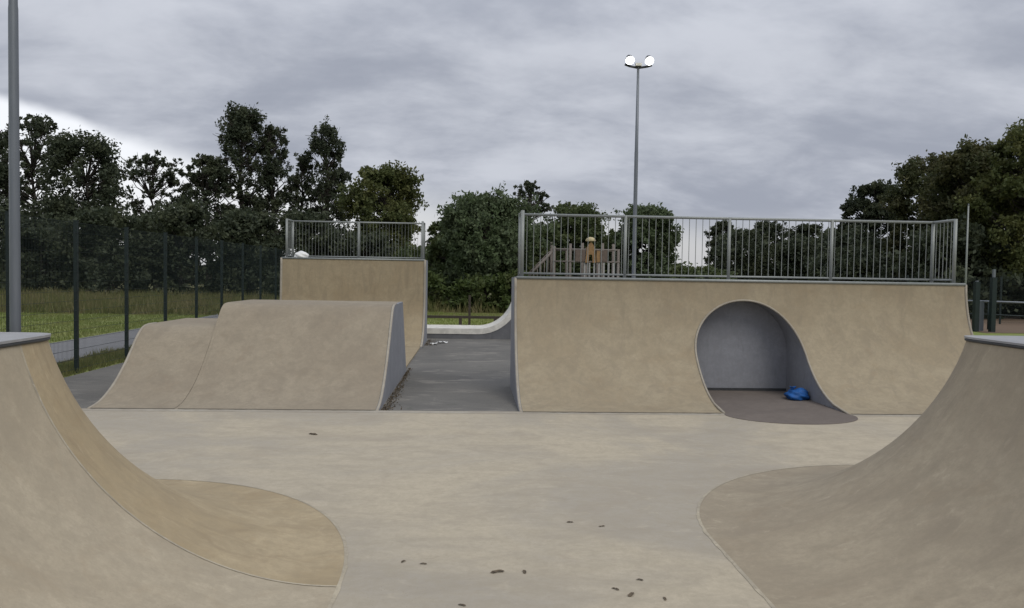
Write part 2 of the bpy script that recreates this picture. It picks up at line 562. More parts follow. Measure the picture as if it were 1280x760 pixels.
def hip(name, label, cx, cy, sx, toe, top, H, mats, creases):
    """corner ramp: the straight side faces sx, the back faces +y, a fan-shaped corner joins them.
    toe/top: (x radius, y radius, squareness) of the corner at the ground and at the deck"""
    root = thing(name, label, 'skate ramp', (cx, cy, 0))
    K = 26

    def line(a, n=K):
        bx, by = supere(a, *toe)
        tx, ty = supere(a, *top)
        run = math.hypot(bx - tx, by - ty)
        return [(sx * (bx + (tx - bx) * u / run), by + (ty - by) * u / run, z + 0.004) for u, z in arc_profile(run, H, n)]
    side = line(0.0)
    back = line(math.pi / 2)
    m = MB()
    m.grid([[(x, yy, z) for x, _, z in side] for yy in linspace(-9.0, 0, 30)])
    m.build('side_ramp', mats[0], root, True)
    m = MB()
    m.grid([line(a) for a in linspace(0, math.pi / 2, 48)])
    m.build('corner_ramp', mats[1], root, True)
    m = MB()
    m.grid([[(-sx * x, y, z) for _, y, z in back] for x in linspace(0, 5.0, 16)])
    m.build('back_ramp', mats[0], root, True)
    # thin deck slab, dark steel nosing beneath its edge
    ov = 0.02
    arc = [(sx * p[0], p[1]) for p in (supere(a, top[0] + ov, top[1] + ov, top[2]) for a in linspace(0, math.pi / 2, 16))]
    poly = [(arc[0][0], -9.0)] + arc + [(-sx * 5.0, top[1] + ov), (-sx * 5.0, -9.0)]
    m = MB()
    m.prism(poly, 'z', H + 0.013, H + 0.030)
    m.build('deck', 'deck_grey', root)
    arc2 = [(sx * p[0], p[1]) for p in (supere(a, top[0] + 0.006, top[1] + 0.006, top[2]) for a in linspace(0, math.pi / 2, 16))]
    poly2 = [(arc2[0][0], -9.0)] + arc2 + [(-sx * 5.0, top[1] + 0.006)]
    m = MB()
    m.tube([(p[0], p[1], H) for p in poly2], 0.014, 8)
    m.build('coping', 'metal_dark', root, True)
    # uneven mortar joint round the toe
    rng = random.Random(int(cx * 100))
    inn, outl = [], []
    wd = 0.034
    aa = linspace(0, math.pi / 2, 70)
    ptsI = [(toe[0], y) for y in linspace(-9, -0.05, 70)] + [supere(a, *toe) for a in aa] + [(-x, toe[1]) for x in linspace(0.05, 5, 30)]
    ptsO = [(toe[0] + wd, y) for y in linspace(-9, -0.05, 70)] + [supere(a, toe[0] + wd, toe[1] + wd, toe[2]) for a in aa] + [(-x, toe[1] + wd) for x in linspace(0.05, 5, 30)]
    for (x, y), (x2, y2) in zip(ptsI, ptsO):
        k = 0.55 + 0.45 * rng.random()
        inn.append((sx * x, y, 0.006))
        outl.append((sx * (x + (x2 - x) * k), y + (y2 - y) * k, 0.003))
    m = MB()
    m.grid([inn, outl])
    m.build('toe_joint', 'toe_mortar', root, True)
    for a in creases:
        m = MB()
        ln = line(a, 40)
        rows = []
        for k in (-1, 1):
            rows.append([(x + (0.010 * k if a > 1 else 0), y + (0.010 * k if a < 1 else 0), z + 0.004) for x, y, z in ln])
        m.grid(rows)
        m.build('crease_joint', 'toe_mortar', root, True)
    return root


hip('corner_hip_ramp', 'tan concrete corner ramp in the left foreground with brown worn fan and grey deck', -3.35, 5.36, 1, (2.47, 2.80, 2.15), (0.40, 0.50, 5.0), 1.63, ('hip_left_side', 'hip_left_corner'), (0.0,))
hip('corner_hip_ramp', 'grey-brown concrete corner ramp in the right foreground with scuffed rounded fan', 4.5, 6.35, -1, (2.5, 2.52, 2.0), (0.22, 0.43, 3.5), 1.63, ('hip_right', 'hip_right_corner'), ())


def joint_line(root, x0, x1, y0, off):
    """narrow uneven dark strip along the joint at a ramp's foot"""
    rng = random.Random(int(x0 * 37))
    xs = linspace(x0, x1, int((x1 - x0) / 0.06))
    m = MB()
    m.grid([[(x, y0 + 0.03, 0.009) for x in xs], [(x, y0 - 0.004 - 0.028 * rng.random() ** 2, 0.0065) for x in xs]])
    m.build('joint_strip', 'strip_dark', root, True, off)


# ------------------------------------------------------------------ railings
def railing(parent, line, z0, h, spacing_posts, bar_gap, post_r=0.03, bar_r=0.008, rail_r=0.024):
    """line: corner points in the parent's frame; one railing mesh (rails) with post and bar sub-parts"""
    m = MB()
    posts, bars = [], []
    for (ax, ay), (bx, by) in zip(line[:-1], line[1:]):
        m.tube([(ax, ay, z0 + h), (bx, by, z0 + h)], rail_r, 8)
        m.tube([(ax, ay, z0 + 0.07), (bx, by, z0 + 0.07)], rail_r * 0.7, 8)
        L = math.hypot(bx - ax, by - ay)
        k = max(1, round(L / spacing_posts))
        for i in range(k + 1):
            p = (ax + (bx - ax) * i / k, ay + (by - ay) * i / k)
            if p not in posts:
                posts.append(p)
        nb = round(L / bar_gap)
        for i in range(1, nb):
            t = i / nb
            if abs(t * k - round(t * k)) * (L / k) < bar_gap * 0.4:
                continue
            bars.append((ax + (bx - ax) * t, ay + (by - ay) * t))
    rail = m.build('railing', 'galvanised', parent, True)
    pm = MB().tube([(0, 0, -0.02), (0, 0, h + 0.02)], post_r, 10)
    po = pm.build('post', 'galvanised', rail, True)
    bmh = MB().tube([(0, 0, 0.07), (0, 0, h)], bar_r, 5, False)
    bo = bmh.build('bar', 'galvanised', rail, True)
    for base, spots in ((po, posts), (bo, bars)):
        for i, (x, y) in enumerate(spots):
            q = base
            if i:
                q = base.copy()
                C.objects.link(q)
                q.parent = rail
            q.location = (x, y, z0)
    return rail


# ------------------------------------------------------------------ the big quarter pipe with the tunnel
BX0, BX1, BY0, BH = 0.83, 9.19, 12.25, 2.08
RB = 2.15
ctr = ((BX0 + BX1) / 2, 13.6)
big = thing('quarter_pipe', 'wide tan quarter pipe with an arched tunnel opening and a barred railing', 'skate ramp', (ctr[0], ctr[1], 0))
OFF = (ctr[0], ctr[1], 0)


def yz(s):
    """point on the transition, s in 0..1 by angle"""
    a = math.acos(max(-1, (RB - BH) / RB)) * s
    return BY0 + RB * math.sin(a), RB - RB * math.cos(a)


def y_at(z):
    return BY0 + math.sqrt(max(0, RB * RB - (RB - z) ** 2))


BYT = y_at(BH)
AX, AR, AZ = 5.0, 1.0, 0.72          # tunnel: centre, half width, springing height
YBACK = 14.78


def s_of(z):
    return math.acos((RB - z) / RB) / math.acos((RB - BH) / RB)


m = MB()
ss = linspace(0, 1, 24)
for xa, xb, n in ((BX0, AX - AR, 12), (AX + AR, BX1, 12)):
    m.grid([[(x, yz(s)[0], yz(s)[1] + 0.005) for s in ss] for x in linspace(xa, xb, n)])
cols = []
for k in range(33):
    th = math.pi * k / 32
    x = AX - AR * math.cos(th)
    za = AZ + AR * math.sin(th)
    s0 = s_of(za)
    cols.append([(x, yz(s0 + (1 - s0) * j / 10)[0], yz(s0 + (1 - s0) * j / 10)[1] + 0.005) for j in range(11)])
m.grid(cols)
m.build('riding_surface', 'ramp_tan', big, True, OFF)
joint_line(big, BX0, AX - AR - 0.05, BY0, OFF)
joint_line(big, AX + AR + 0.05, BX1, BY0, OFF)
# tunnel outline, front edge (on the transition) and back edge
out = []
for z in linspace(0.0, AZ, 12):
    out.append((AX - AR, z))
for k in range(1, 32):
    th = math.pi * k / 32
    out.append((AX - AR * math.cos(th), AZ + AR * math.sin(th)))
for z in linspace(AZ, 0.0, 12):
    out.append((AX + AR, z))
m = MB()
m.grid([[(x, y_at(max(z, 0.0)) , z + 0.005) for x, z in out], [(x, YBACK, z + 0.005) for x, z in out]])
m.build('tunnel_lining', 'panel_grey', big, True, OFF)
m = MB()
m.prism([(x, z) for x, z in out], 'y', YBACK - 0.004, YBACK + 0.1)
m.build('tunnel_back_wall', 'panel_grey', big, False, OFF)
m = MB()
m.box(AX - AR + 0.004, AX + AR - 0.004, YBACK - 0.035, YBACK - 0.006, 0.008, 0.055)
m.build('skirting', 'metal_dark', big, False, OFF)
# raised lip round the opening
lip = []
for x, z in out:
    lip.append((x, y_at(max(z, 0.0)) - 0.004, z + 0.008))
m = MB()
m.tube(lip, 0.02, 6)
m.build('arch_lip', 'edge_pale', big, True, OFF)
m = MB()
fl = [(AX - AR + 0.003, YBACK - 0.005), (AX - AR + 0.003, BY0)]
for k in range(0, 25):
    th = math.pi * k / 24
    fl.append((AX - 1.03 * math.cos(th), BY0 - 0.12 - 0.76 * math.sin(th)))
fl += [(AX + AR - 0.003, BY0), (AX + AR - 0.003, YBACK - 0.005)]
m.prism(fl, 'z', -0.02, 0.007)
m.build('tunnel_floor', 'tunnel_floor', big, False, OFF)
# deck, coping, sides, back
m = MB()
m.box(BX0, BX1, BYT + 0.002, 15.35, BH - 0.06, BH + 0.012)
m.build('deck', 'deck_grey', big, False, OFF)
m = MB()
m.tube([(BX0 - 0.01, BYT, BH), (BX1 + 0.01, BYT, BH)], 0.028, 10)
m.build('coping', 'galvanised', big, True, OFF)
for x0, x1 in ((BX0 - 0.05, BX0 - 0.002), (BX1 + 0.002, BX1 + 0.05)):
    m = MB()
    prof = [(yz(s)[0], yz(s)[1] + 0.004) for s in linspace(0, 1, 20)]
    poly = prof + [(15.35, BH), (15.35, -0.04), (BY0, -0.04)]
    m.prism(poly, 'x', x0, x1)
    m.build('side_panel', 'panel_grey', big, False, OFF)
    m = MB()
    xm = (x0 + x1) / 2
    m.tube([(xm, y, z - 0.012) for y, z in prof], 0.026, 6)
    m.build('edge_trim', 'edge_pale', big, True, OFF)
m = MB()
m.box(BX0, BX1, 15.30, 15.345, -0.04, BH - 0.062)
m.build('back_panel', 'panel_dark', big, False, OFF)
rl = [(0.92 - OFF[0], 14.5 - OFF[1]), (0.92 - OFF[0], 15.22 - OFF[1]), (9.04 - OFF[0], 15.22 - OFF[1]), (9.04 - OFF[0], 14.5 - OFF[1])]
railing(big, rl, BH + 0.012, 1.19, 1.97, 0.13, 0.033, 0.0068, 0.026)


# ------------------------------------------------------------------ the bank ramp and its lower wing
def bank(root, x0, x1, prof, y0, yb, mats, sides, off):
    rows = [(y0 + u, z + 0.005) for u, z in prof]
    m = MB()
    m.grid([[(x, y, z) for y, z in rows] for x in linspace(x0, x1, 14)])
    m.build('riding_surface', mats[0], root, True, off)
    ytop, H = rows[-1]
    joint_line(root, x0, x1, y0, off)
    m = MB()
    m.box(x0, x1, ytop + 0.002, yb - 1.1, H - 0.06, H - 0.001)
    m.build('deck', mats[0], root, False, off)
    m = MB()
    m.prism([(yb - 1.14, H - 0.062), (yb - 1.10, H - 0.062), (yb - 0.01, -0.05), (yb - 0.06, -0.05)], 'x', x0 + 0.01, x1 - 0.01)
    m.build('back_panel', 'panel_dark', root, False, off)
    for xs in sides:
        a, b = (xs - 0.048, xs - 0.002) if xs == x0 else (xs + 0.001, xs + (0.048 if xs > -2 else 0.004))
        m = MB()
        m.prism([(y, z - 0.003) for y, z in rows] + [(yb - 1.1, H - 0.004), (yb, -0.05), (y0, -0.05)], 'x', a, b)
        m.build('side_panel', 'panel_grey' if xs == -1.45 else 'ramp_grey_tan', root, False, off)
        if xs in (-4.44, -4.495):
            continue
        m = MB()
        xm = (a + b) / 2
        m.tube([(xm, y, z - 0.012) for y, z in rows] + [(xm, ytop + 0.3, H - 0.012)], 0.026, 6)
        m.build('edge_trim', 'edge_pale', root, True, off)


pc = smooth_profile([(0, 0), (0.4, 0.06), (0.85, 0.25), (1.25, 0.52), (1.65, 0.86), (2.02, 1.22), (2.24, 1.42), (2.42, 1.51), (2.65, 1.535)], 40)
bk = thing('bank_ramp', 'grey-tan curved ramp with rounded top and bluish-grey side beside the asphalt gap', 'skate ramp', (-2.95, 14, 0))
bank(bk, -4.44, -1.45, pc, 12.3, 17.6, ('ramp_grey_tan',), (-4.44, -1.45), (-2.95, 14, 0))
pe = smooth_profile([(0, 0), (0.4, 0.06), (0.85, 0.25), (1.25, 0.515), (1.52, 0.74), (1.73, 0.925), (1.9, 1.045), (2.07, 1.115), (2.3, 1.14)], 36)
bw = thing('bank_ramp', 'lower grey-tan curved ramp joined to the left end of the taller rounded ramp', 'skate ramp', (-5.1, 14, 0))
bank(bw, -5.74, -4.495, pe, 12.3, 17.6, ('ramp_grey_tan',), (-5.74, -4.495), (-5.1, 14, 0))

# ------------------------------------------------------------------ the tall quarter pipe behind
ox, oy = -3.6, 24.0
tq = thing('quarter_pipe', 'tall golden-tan quarter pipe with railing standing behind the rounded ramp', 'skate ramp', (ox, oy, 0))
RT, TH, TY = 1.5, 2.54, 23.0
prof = [(TY + RT * math.sin(a), RT - RT * math.cos(a) + 0.006) for a in linspace(0, math.pi / 2 * 0.985, 18)]
prof += [(prof[-1][0] + 0.01 * i, RT + (TH - RT) * i / 5) for i in range(1, 6)]
m = MB()
m.grid([[(x, y, z) for y, z in prof] for x in linspace(-5.74, -1.45, 14)])
m.build('riding_surface', 'ramp_golden', tq, True, (ox, oy, 0))
m = MB()
m.box(-5.74, -1.45, 17.62, TY - 0.003, -0.05, 0.004)
m.build('flat_bottom', 'ramp_golden', tq, False, (ox, oy, 0))
yt = prof[-1][0]
m = MB()
m.box(-5.74, -1.45, yt + 0.002, 25.7, TH - 0.07, TH + 0.004)
m.build('deck', 'deck_grey', tq, False, (ox, oy, 0))
m = MB()
m.tube([(-5.76, yt, TH - 0.01), (-1.43, yt, TH - 0.01)], 0.028, 8)
m.build('coping', 'galvanised', tq, True, (ox, oy, 0))
for a, b in ((-5.79, -5.742), (-1.448, -1.40)):
    m = MB()
    m.prism([(y, z - 0.003) for y, z in prof] + [(25.7, TH - 0.002), (25.7, -0.05), (TY, -0.05)], 'x', a, b)
    m.build('side_panel', 'panel_grey', tq, False, (ox, oy, 0))
    m = MB()
    m.tube([((a + b) / 2, y, z) for y, z in prof], 0.036, 6)
    m.build('edge_trim', 'edge_pale', tq, True, (ox, oy, 0))
m = MB()
m.box(-5.73, -1.46, 25.64, 25.69, -0.05, TH - 0.072)
m.build('back_panel', 'panel_dark', tq, False, (ox, oy, 0))
railing(tq, [(-5.66 - ox, 24.75 - oy), (-5.66 - ox, 25.6 - oy), (-1.52 - ox, 25.6 - oy), (-1.52 - ox, 24.75 - oy)], TH + 0.004, 1.17, 2.07, 0.10, 0.035, 0.0042, 0.024)

# ------------------------------------------------------------------ the white-edged ramp across the gap
ox, oy = 1.0, 27.2
wr = thing('quarter_pipe', 'low dark ramp with a white curved edge rising behind the wide tan ramp', 'skate ramp', (ox, oy, 0))
WR, Z0 = 1.25, 0.30
prof = [(-4.5, Z0), (-2.5, Z0), (-0.8, Z0)] + [(0.25 + WR * math.sin(a), Z0 + WR - WR * math.cos(a)) for a in linspace(0, math.pi / 2 * 0.97, 20)]
m = MB()
m.grid([[(x, y, z) for x, z in prof] for y in linspace(26.55, 28.3, 5)])
m.build('riding_surface', 'paint_white', wr, True, (ox, oy, 0))
for a, b in ((26.5, 26.548), (28.302, 28.35)):
    m = MB()
    m.prism([(x, z - 0.11) for x, z in prof] + [(4.5, prof[-1][1] - 0.11), (4.5, -0.05), (-4.5, -0.05)], 'y', a, b)
    m.build('side_panel', 'panel_dark', wr, False, (ox, oy, 0))
    m = MB()
    top = [(x, z + 0.012) for x, z in prof]
    bot = []
    for i, (x, z) in enumerate(prof):
        p0, p1 = prof[max(0, i - 1)], prof[min(len(prof) - 1, i + 1)]
        tx, tz = p1[0] - p0[0], p1[1] - p0[1]
        L = math.hypot(tx, tz)
        bot.append((x + tz / L * 0.17, z - tx / L * 0.17))
    m.prism(top + bot[::-1], 'y', a - 0.02, b + 0.0)
    m.build('edge_trim', 'paint_white', wr, False, (ox, oy, 0))
m = MB()
m.box(prof[-1][0] + 0.003, 4.5, 26.55, 28.3, prof[-1][1] - 0.12, prof[-1][1] - 0.02)
m.build('deck', 'deck_grey', wr, False, (ox, oy, 0))


# ------------------------------------------------------------------ tall mesh fence along the left
def fence(name, label, x, ys, h, rot=0.0, origin=None):
    root = thing(name, label, 'fence', (x, ys[0], 0))
    gap = ys[1] - ys[0]
    pm = MB()
    pm.box(-0.035, 0.035, -0.035, 0.035, -0.05, h + 0.03)
    pm.box(-0.042, 0.042, -0.042, 0.042, h + 0.03, h + 0.045)
    post = pm.build('post', 'fence_green', root)
    wm = MB()
    r_ = 0.002
    n = int(gap / 0.05)
    for i in range(1, n):
        y = gap * i / n
        wm.box(0.04, 0.04 + 2 * r_, y - r_, y + r_, 0.03, h)
    for k in range(int(h / 0.2) + 1):
        z = 0.05 + 0.2 * k
        if z < h:
            wm.box(0.032, 0.032 + 2.6 * r_, 0.0, gap, z - r_, z + r_)
            wm.box(0.047, 0.047 + 2.6 * r_, 0.0, gap, z - r_, z + r_)
    pan = wm.build('mesh_panel', 'fence_green', root)
    for i, y in enumerate(ys):
        p = post if i == 0 else post.copy()
        if i:
            C.objects.link(p)
            p.parent = root
        p.location = (0, y - ys[0], 0)
        if i < len(ys) - 1:
            q = pan if i == 0 else pan.copy()
            if i:
                C.objects.link(q)
                q.parent = root
            q.location = (0, y - ys[0], 0)
    return root


fence('mesh_fence', 'tall dark green wire mesh fence running back along the left edge', -8.14, [16.87 + 2.4 * k for k in range(-5, 9)], 3.06)

# ------------------------------------------------------------------ floodlight poles


def floodlight(label, x, y, H, r0, heads=True, z_step=6.4):
    root = thing('floodlight_mast', label, 'floodlight', (x, y, 0))
    m = MB()
    m.tube([(0, 0, -0.05), (0, 0, 1.2), (0, 0, z_step - 0.05), (0, 0, z_step), (0, 0, H)], [r0, r0 * 0.98, r0 * 0.86, r0 * (0.8 if heads else 0.68), r0 * 0.55], 14)
    m.build('pole', 'pole_grey', root, True)
    m = MB()
    m.tube([(0, 0, -0.05), (0, 0, 0.04)], r0 * 2.2, 12)
    m.build('base_plate', 'pole_grey', root)
    if not heads:
        m = MB()
        m.tube([(0, 0, z_step - 0.03), (0, 0, z_step + 0.03)], r0 * 0.93, 14)
        m.build('collar', 'pole_grey', root, True)
    if heads:
        m = MB()
        m.tube([(-0.46, -0.02, H + 0.05), (-0.3, 0, H + 0.0), (0, 0, H - 0.05), (0.3, 0, H + 0.0), (0.46, -0.02, H + 0.05)], 0.04, 8)
        m.build('cross_arm', 'metal_dark', root, True)
        for sx in (-0.33, 0.33):
            # round lamp housing tipped towards the park
            hd = MB().tube([(0, -0.14, 0), (0, -0.10, 0), (0, 0.06, 0), (0, 0.16, 0)], [0.15, 0.145, 0.11, 0.07], 20).build('lamp_head', 'metal_dark', root, True)
            hd.location = (sx, -0.12, H + 0.22)
            hd.rotation_euler = (R(38), 0, 0)
            gl = MB()
            rows = []
            for j in range(6):
                rr_ = 0.143 * math.cos(math.pi / 2 * j / 5)
                rows.append([(rr_ * math.cos(2 * math.pi * i / 20), -0.143 - 0.07 * math.sin(math.pi / 2 * j / 5), rr_ * math.sin(2 * math.pi * i / 20)) for i in range(21)])
            gl.grid(rows)
            gl.build('lamp_glass', 'lamp_glass', hd, True)
            st = MB()
            st.box(-0.025, 0.025, -0.03, 0.03, -0.235, -0.12)
            st.build('bracket', 'metal_dark', hd)
        m = MB()
        m.box(-0.1, 0.1, -0.12, 0.02, H + 0.0, H + 0.09)
        m.build('junction_box', 'paint_white', root)
    return root


floodlight('slim grey floodlight mast with two lit lamps rising behind the wide tan ramp', 5.55, 27.0, 9.25, 0.075)
floodlight('grey steel mast at the left edge standing just inside the mesh fence', -7.55, 13.6, 9.25, 0.085)

# ------------------------------------------------------------------ knee rail on the grass edge
kr = thing('knee_rail', 'low dark timber knee rail on the grass beyond the asphalt gap', 'fence', (0, 31.0, 0))
m = MB()
m.box(-7.5, 9.5, -0.05, 0.05, 0.40, 0.50)
m.build('rail', 'timber_dark', kr)
pm = MB().box(-0.06, 0.06, -0.06, 0.06, -0.1, 0.398)
p0 = pm.build('post', 'timber_dark', kr)
for i in range(13):
    p = p0 if i == 0 else p0.copy()
    if i:
        C.objects.link(p)
        p.parent = kr
    p.location = (-7.2 + 1.36 * i, 0.0, 0)
m = MB()
m.box(-0.05, 0.05, -0.05, 0.05, -0.05, 1.25)
m.box(-0.056, 0.056, -0.056, 0.056, 1.25, 1.28)
mp = tag(m.build('marker_post', 'timber_dark'), 'thin dark marker post standing on the grass in the gap', 'post')
mp.location = (-0.05, 33.0, -0.03)

# ------------------------------------------------------------------ gate posts and guard rail far right
for i, (x, y, h, lab) in enumerate(((22.75, 33.6, 2.35, 'dark green gate post with pale cap at the right edge, nearer the guard rail end'),
                                    (22.2, 33.9, 2.15, 'dark green gate post close against the right end of the wide tan ramp'))):
    g_ = thing('gate_post', lab, 'post', (x, y, 0))
    m = MB()
    m.box(-0.1, 0.1, -0.1, 0.1, -0.05, h)
    m.build('shaft', 'fence_green', g_)
    m = MB()
    m.box(-0.05, 0.05, -0.05, 0.05, h, h + (0.35 if i == 0 else 0.05))
    m.build('cap', 'pole_grey', g_)
m = MB()
m.box(-0.11, 0.11, -0.04, 0.04, 0.02, 1.3)
m.box(-0.125, 0.125, -0.05, 0.05, 1.3, 1.34)
nb = tag(m.build('notice_board', 'pole_grey'), 'small pale grey panel standing between the two green gate posts', 'panel')
nb.location = (22.5, 34.0, -0.035)
gr = thing('guard_rail', 'thin grey metal guard rail at the far right above the brown ground', 'railing', (23.5, 36, 0))
a, b = Vector((-1.6, 2.0, 0)), Vector((1.15, -2.0, 0))
m = MB()
m.tube([a + Vector((0, 0, 1.25)), b + Vector((0, 0, 1.25))], 0.045, 8)
m.build('top_rail', 'pole_grey', gr, True)
m = MB()
m.tube([a + Vector((0, 0, 0.65)), b + Vector((0, 0, 0.65))], 0.03, 8)
m.build('mid_rail', 'fence_green', gr, True)
for t in linspace(0, 1, 4):
    p = a.lerp(b, t)
    MB().tube([(p.x, p.y, -0.05), (p.x, p.y, 1.25)], 0.04, 8).build('post', 'fence_green', gr, True)


sp_ = thing('slender_pole', 'slender pale pole rising just behind the right corner of the barred railing', 'pole', (21.75, 34.0, 0))
MB().tube([(0, 0, -0.05), (0, 0, 3.0), (0, 0, 5.5)], [0.045, 0.04, 0.03], 8).build('pole', 'galvanised', sp_, True)
MB().tube([(0, 0, 5.5), (0, 0, 5.56)], [0.045, 0.02], 8).build('cap', 'pole_grey', sp_, True)


def fence_x(name, label, y, xs, h):
    r_ = fence(name, label, 0, [0 + (xs[1] - xs[0]) * k for k in range(len(xs))], h)
    r_.location = (xs[0], y, 0)
    r_.rotation_euler = (0, 0, -math.pi / 2)
    return r_


fence_x('mesh_fence', 'dark green wire mesh fence in front of the trees at the right edge', 40.0, [20 + 2.5 * k for k in range(8)], 2.4)

# ------------------------------------------------------------------ climbing frame in the playground
pf = thing('climbing_frame', 'weathered timber climbing frame with orange panels seen through the railing', 'play equipment', (7.0, 50, 0))
m = MB()
post_spots = [(x, y) for x in (-1.9, -0.9, 0.1, 1.1, 2.1) for y in (-0.9, 0.9)]
for x, y in post_spots:
    hh = 4.0 + 0.25 * math.sin(x * 3 + y)
    MB().tube([(x, y, -0.05), (x, y, hh)], 0.09, 8).build('post', 'timber_grey', pf, True)
MB().box(-2.0, 2.2, -1.0, 1.0, 1.95, 2.07).build('platform', 'timber_grey', pf)
MB().tube([(-2.0, -0.9, 3.75), (2.2, -0.9, 3.75)], 0.06, 8).build('beam', 'timber_grey', pf, True)
MB().tube([(-2.0, 0.9, 3.75), (2.2, 0.9, 3.75)], 0.06, 8).build('beam', 'timber_grey', pf, True)
MB().tube([(-2.0, -0.95, 3.0), (2.2, -0.95, 3.0)], 0.05, 8).build('beam', 'timber_grey', pf, True)
for k in range(14):
    x = -1.8 + 0.3 * k
    if x > -0.2:
        MB().box(x - 0.05, x + 0.05, -0.98, -0.94, 2.07, 2.95).build('baluster', 'play_white', pf)
MB().box(-0.6, 0.0, -1.02, -0.97, 3.02, 3.72).build('side_board', 'play_red', pf)
MB().box(0.95, 1.4, -1.02, -0.97, 3.02, 3.72).build('side_board', 'play_red', pf)
m = MB()
m.prism([(0.02, 2.95), (0.10, 3.9), (0.35, 4.28), (0.60, 3.9), (0.68, 2.95), (0.48, 2.95), (0.44, 3.45), (0.26, 3.45), (0.22, 2.95)], 'y', -1.08, -1.0)
m.build('arch_panel', 'play_orange', pf)
m = MB()
m.prism([(0.72, 2.98), (0.72, 3.7), (0.93, 3.7), (0.93, 2.98)], 'y', -1.08, -1.03)
m.build('arch_panel', 'play_orange', pf)
bmd = bmesh.new()
bmesh.ops.create_uvsphere(bmd, u_segments=14, v_segments=8, radius=0.32)
for v in bmd.verts:
    v.co.z = max(v.co.z, -0.05) * 0.75
me = bpy.data.meshes.new('roof_dome')
bmd.to_mesh(me)
bmd.free()
me.materials.append(MATS['play_yellow'])
o = bpy.data.objects.new('roof_dome', me)
C.objects.link(o)
o.parent = pf
o.location = (0.35, -0.9, 4.30)
# sloping scramble ramp with rungs on the left
for y in (-0.85, 0.85):
    MB().tube([(-3.9, y, 1.6), (-1.95, y, 3.65)], 0.08, 8).build('stringer', 'timber_grey', pf, True)
    MB().tube([(-4.4, y, -0.05), (-3.9, y, 1.65)], 0.08, 8).build('leg', 'timber_grey', pf, True)
for k in range(9):
    t = (k + 0.5) / 9
    MB().tube([(-3.9 + 1.95 * t, -0.85, 1.6 + 2.05 * t), (-3.9 + 1.95 * t, 0.85, 1.6 + 2.05 * t)], 0.05, 6).build('rung', 'timber_grey', pf, True)
    x = -3.9 + 1.95 * t
    MB().tube([(x, -0.85, 1.0 + 1.0 * t), (x, -0.85, 1.6 + 2.05 * t)], 0.03, 5).build('strut', 'timber_grey', pf, True)


# ------------------------------------------------------------------ trees
def leaf_quads(rng, cen, size, up=0.0):
    n = len(cen)
    a = rng.normal(size=(n, 3))
    a[:, 2] += up
    a /= np.linalg.norm(a, axis=1)[:, None] + 1e-9
    b = rng.normal(size=(n, 3))
    b -= (b * a).sum(1)[:, None] * a
    b /= np.linalg.norm(b, axis=1)[:, None] + 1e-9
    s = (size * rng.uniform(0.55, 1.25, n))[:, None]
    V = np.stack([cen - a * s, cen + b * s * 0.52, cen + a * s, cen - b * s * 0.52], 1)
    return V.reshape(-1, 3)


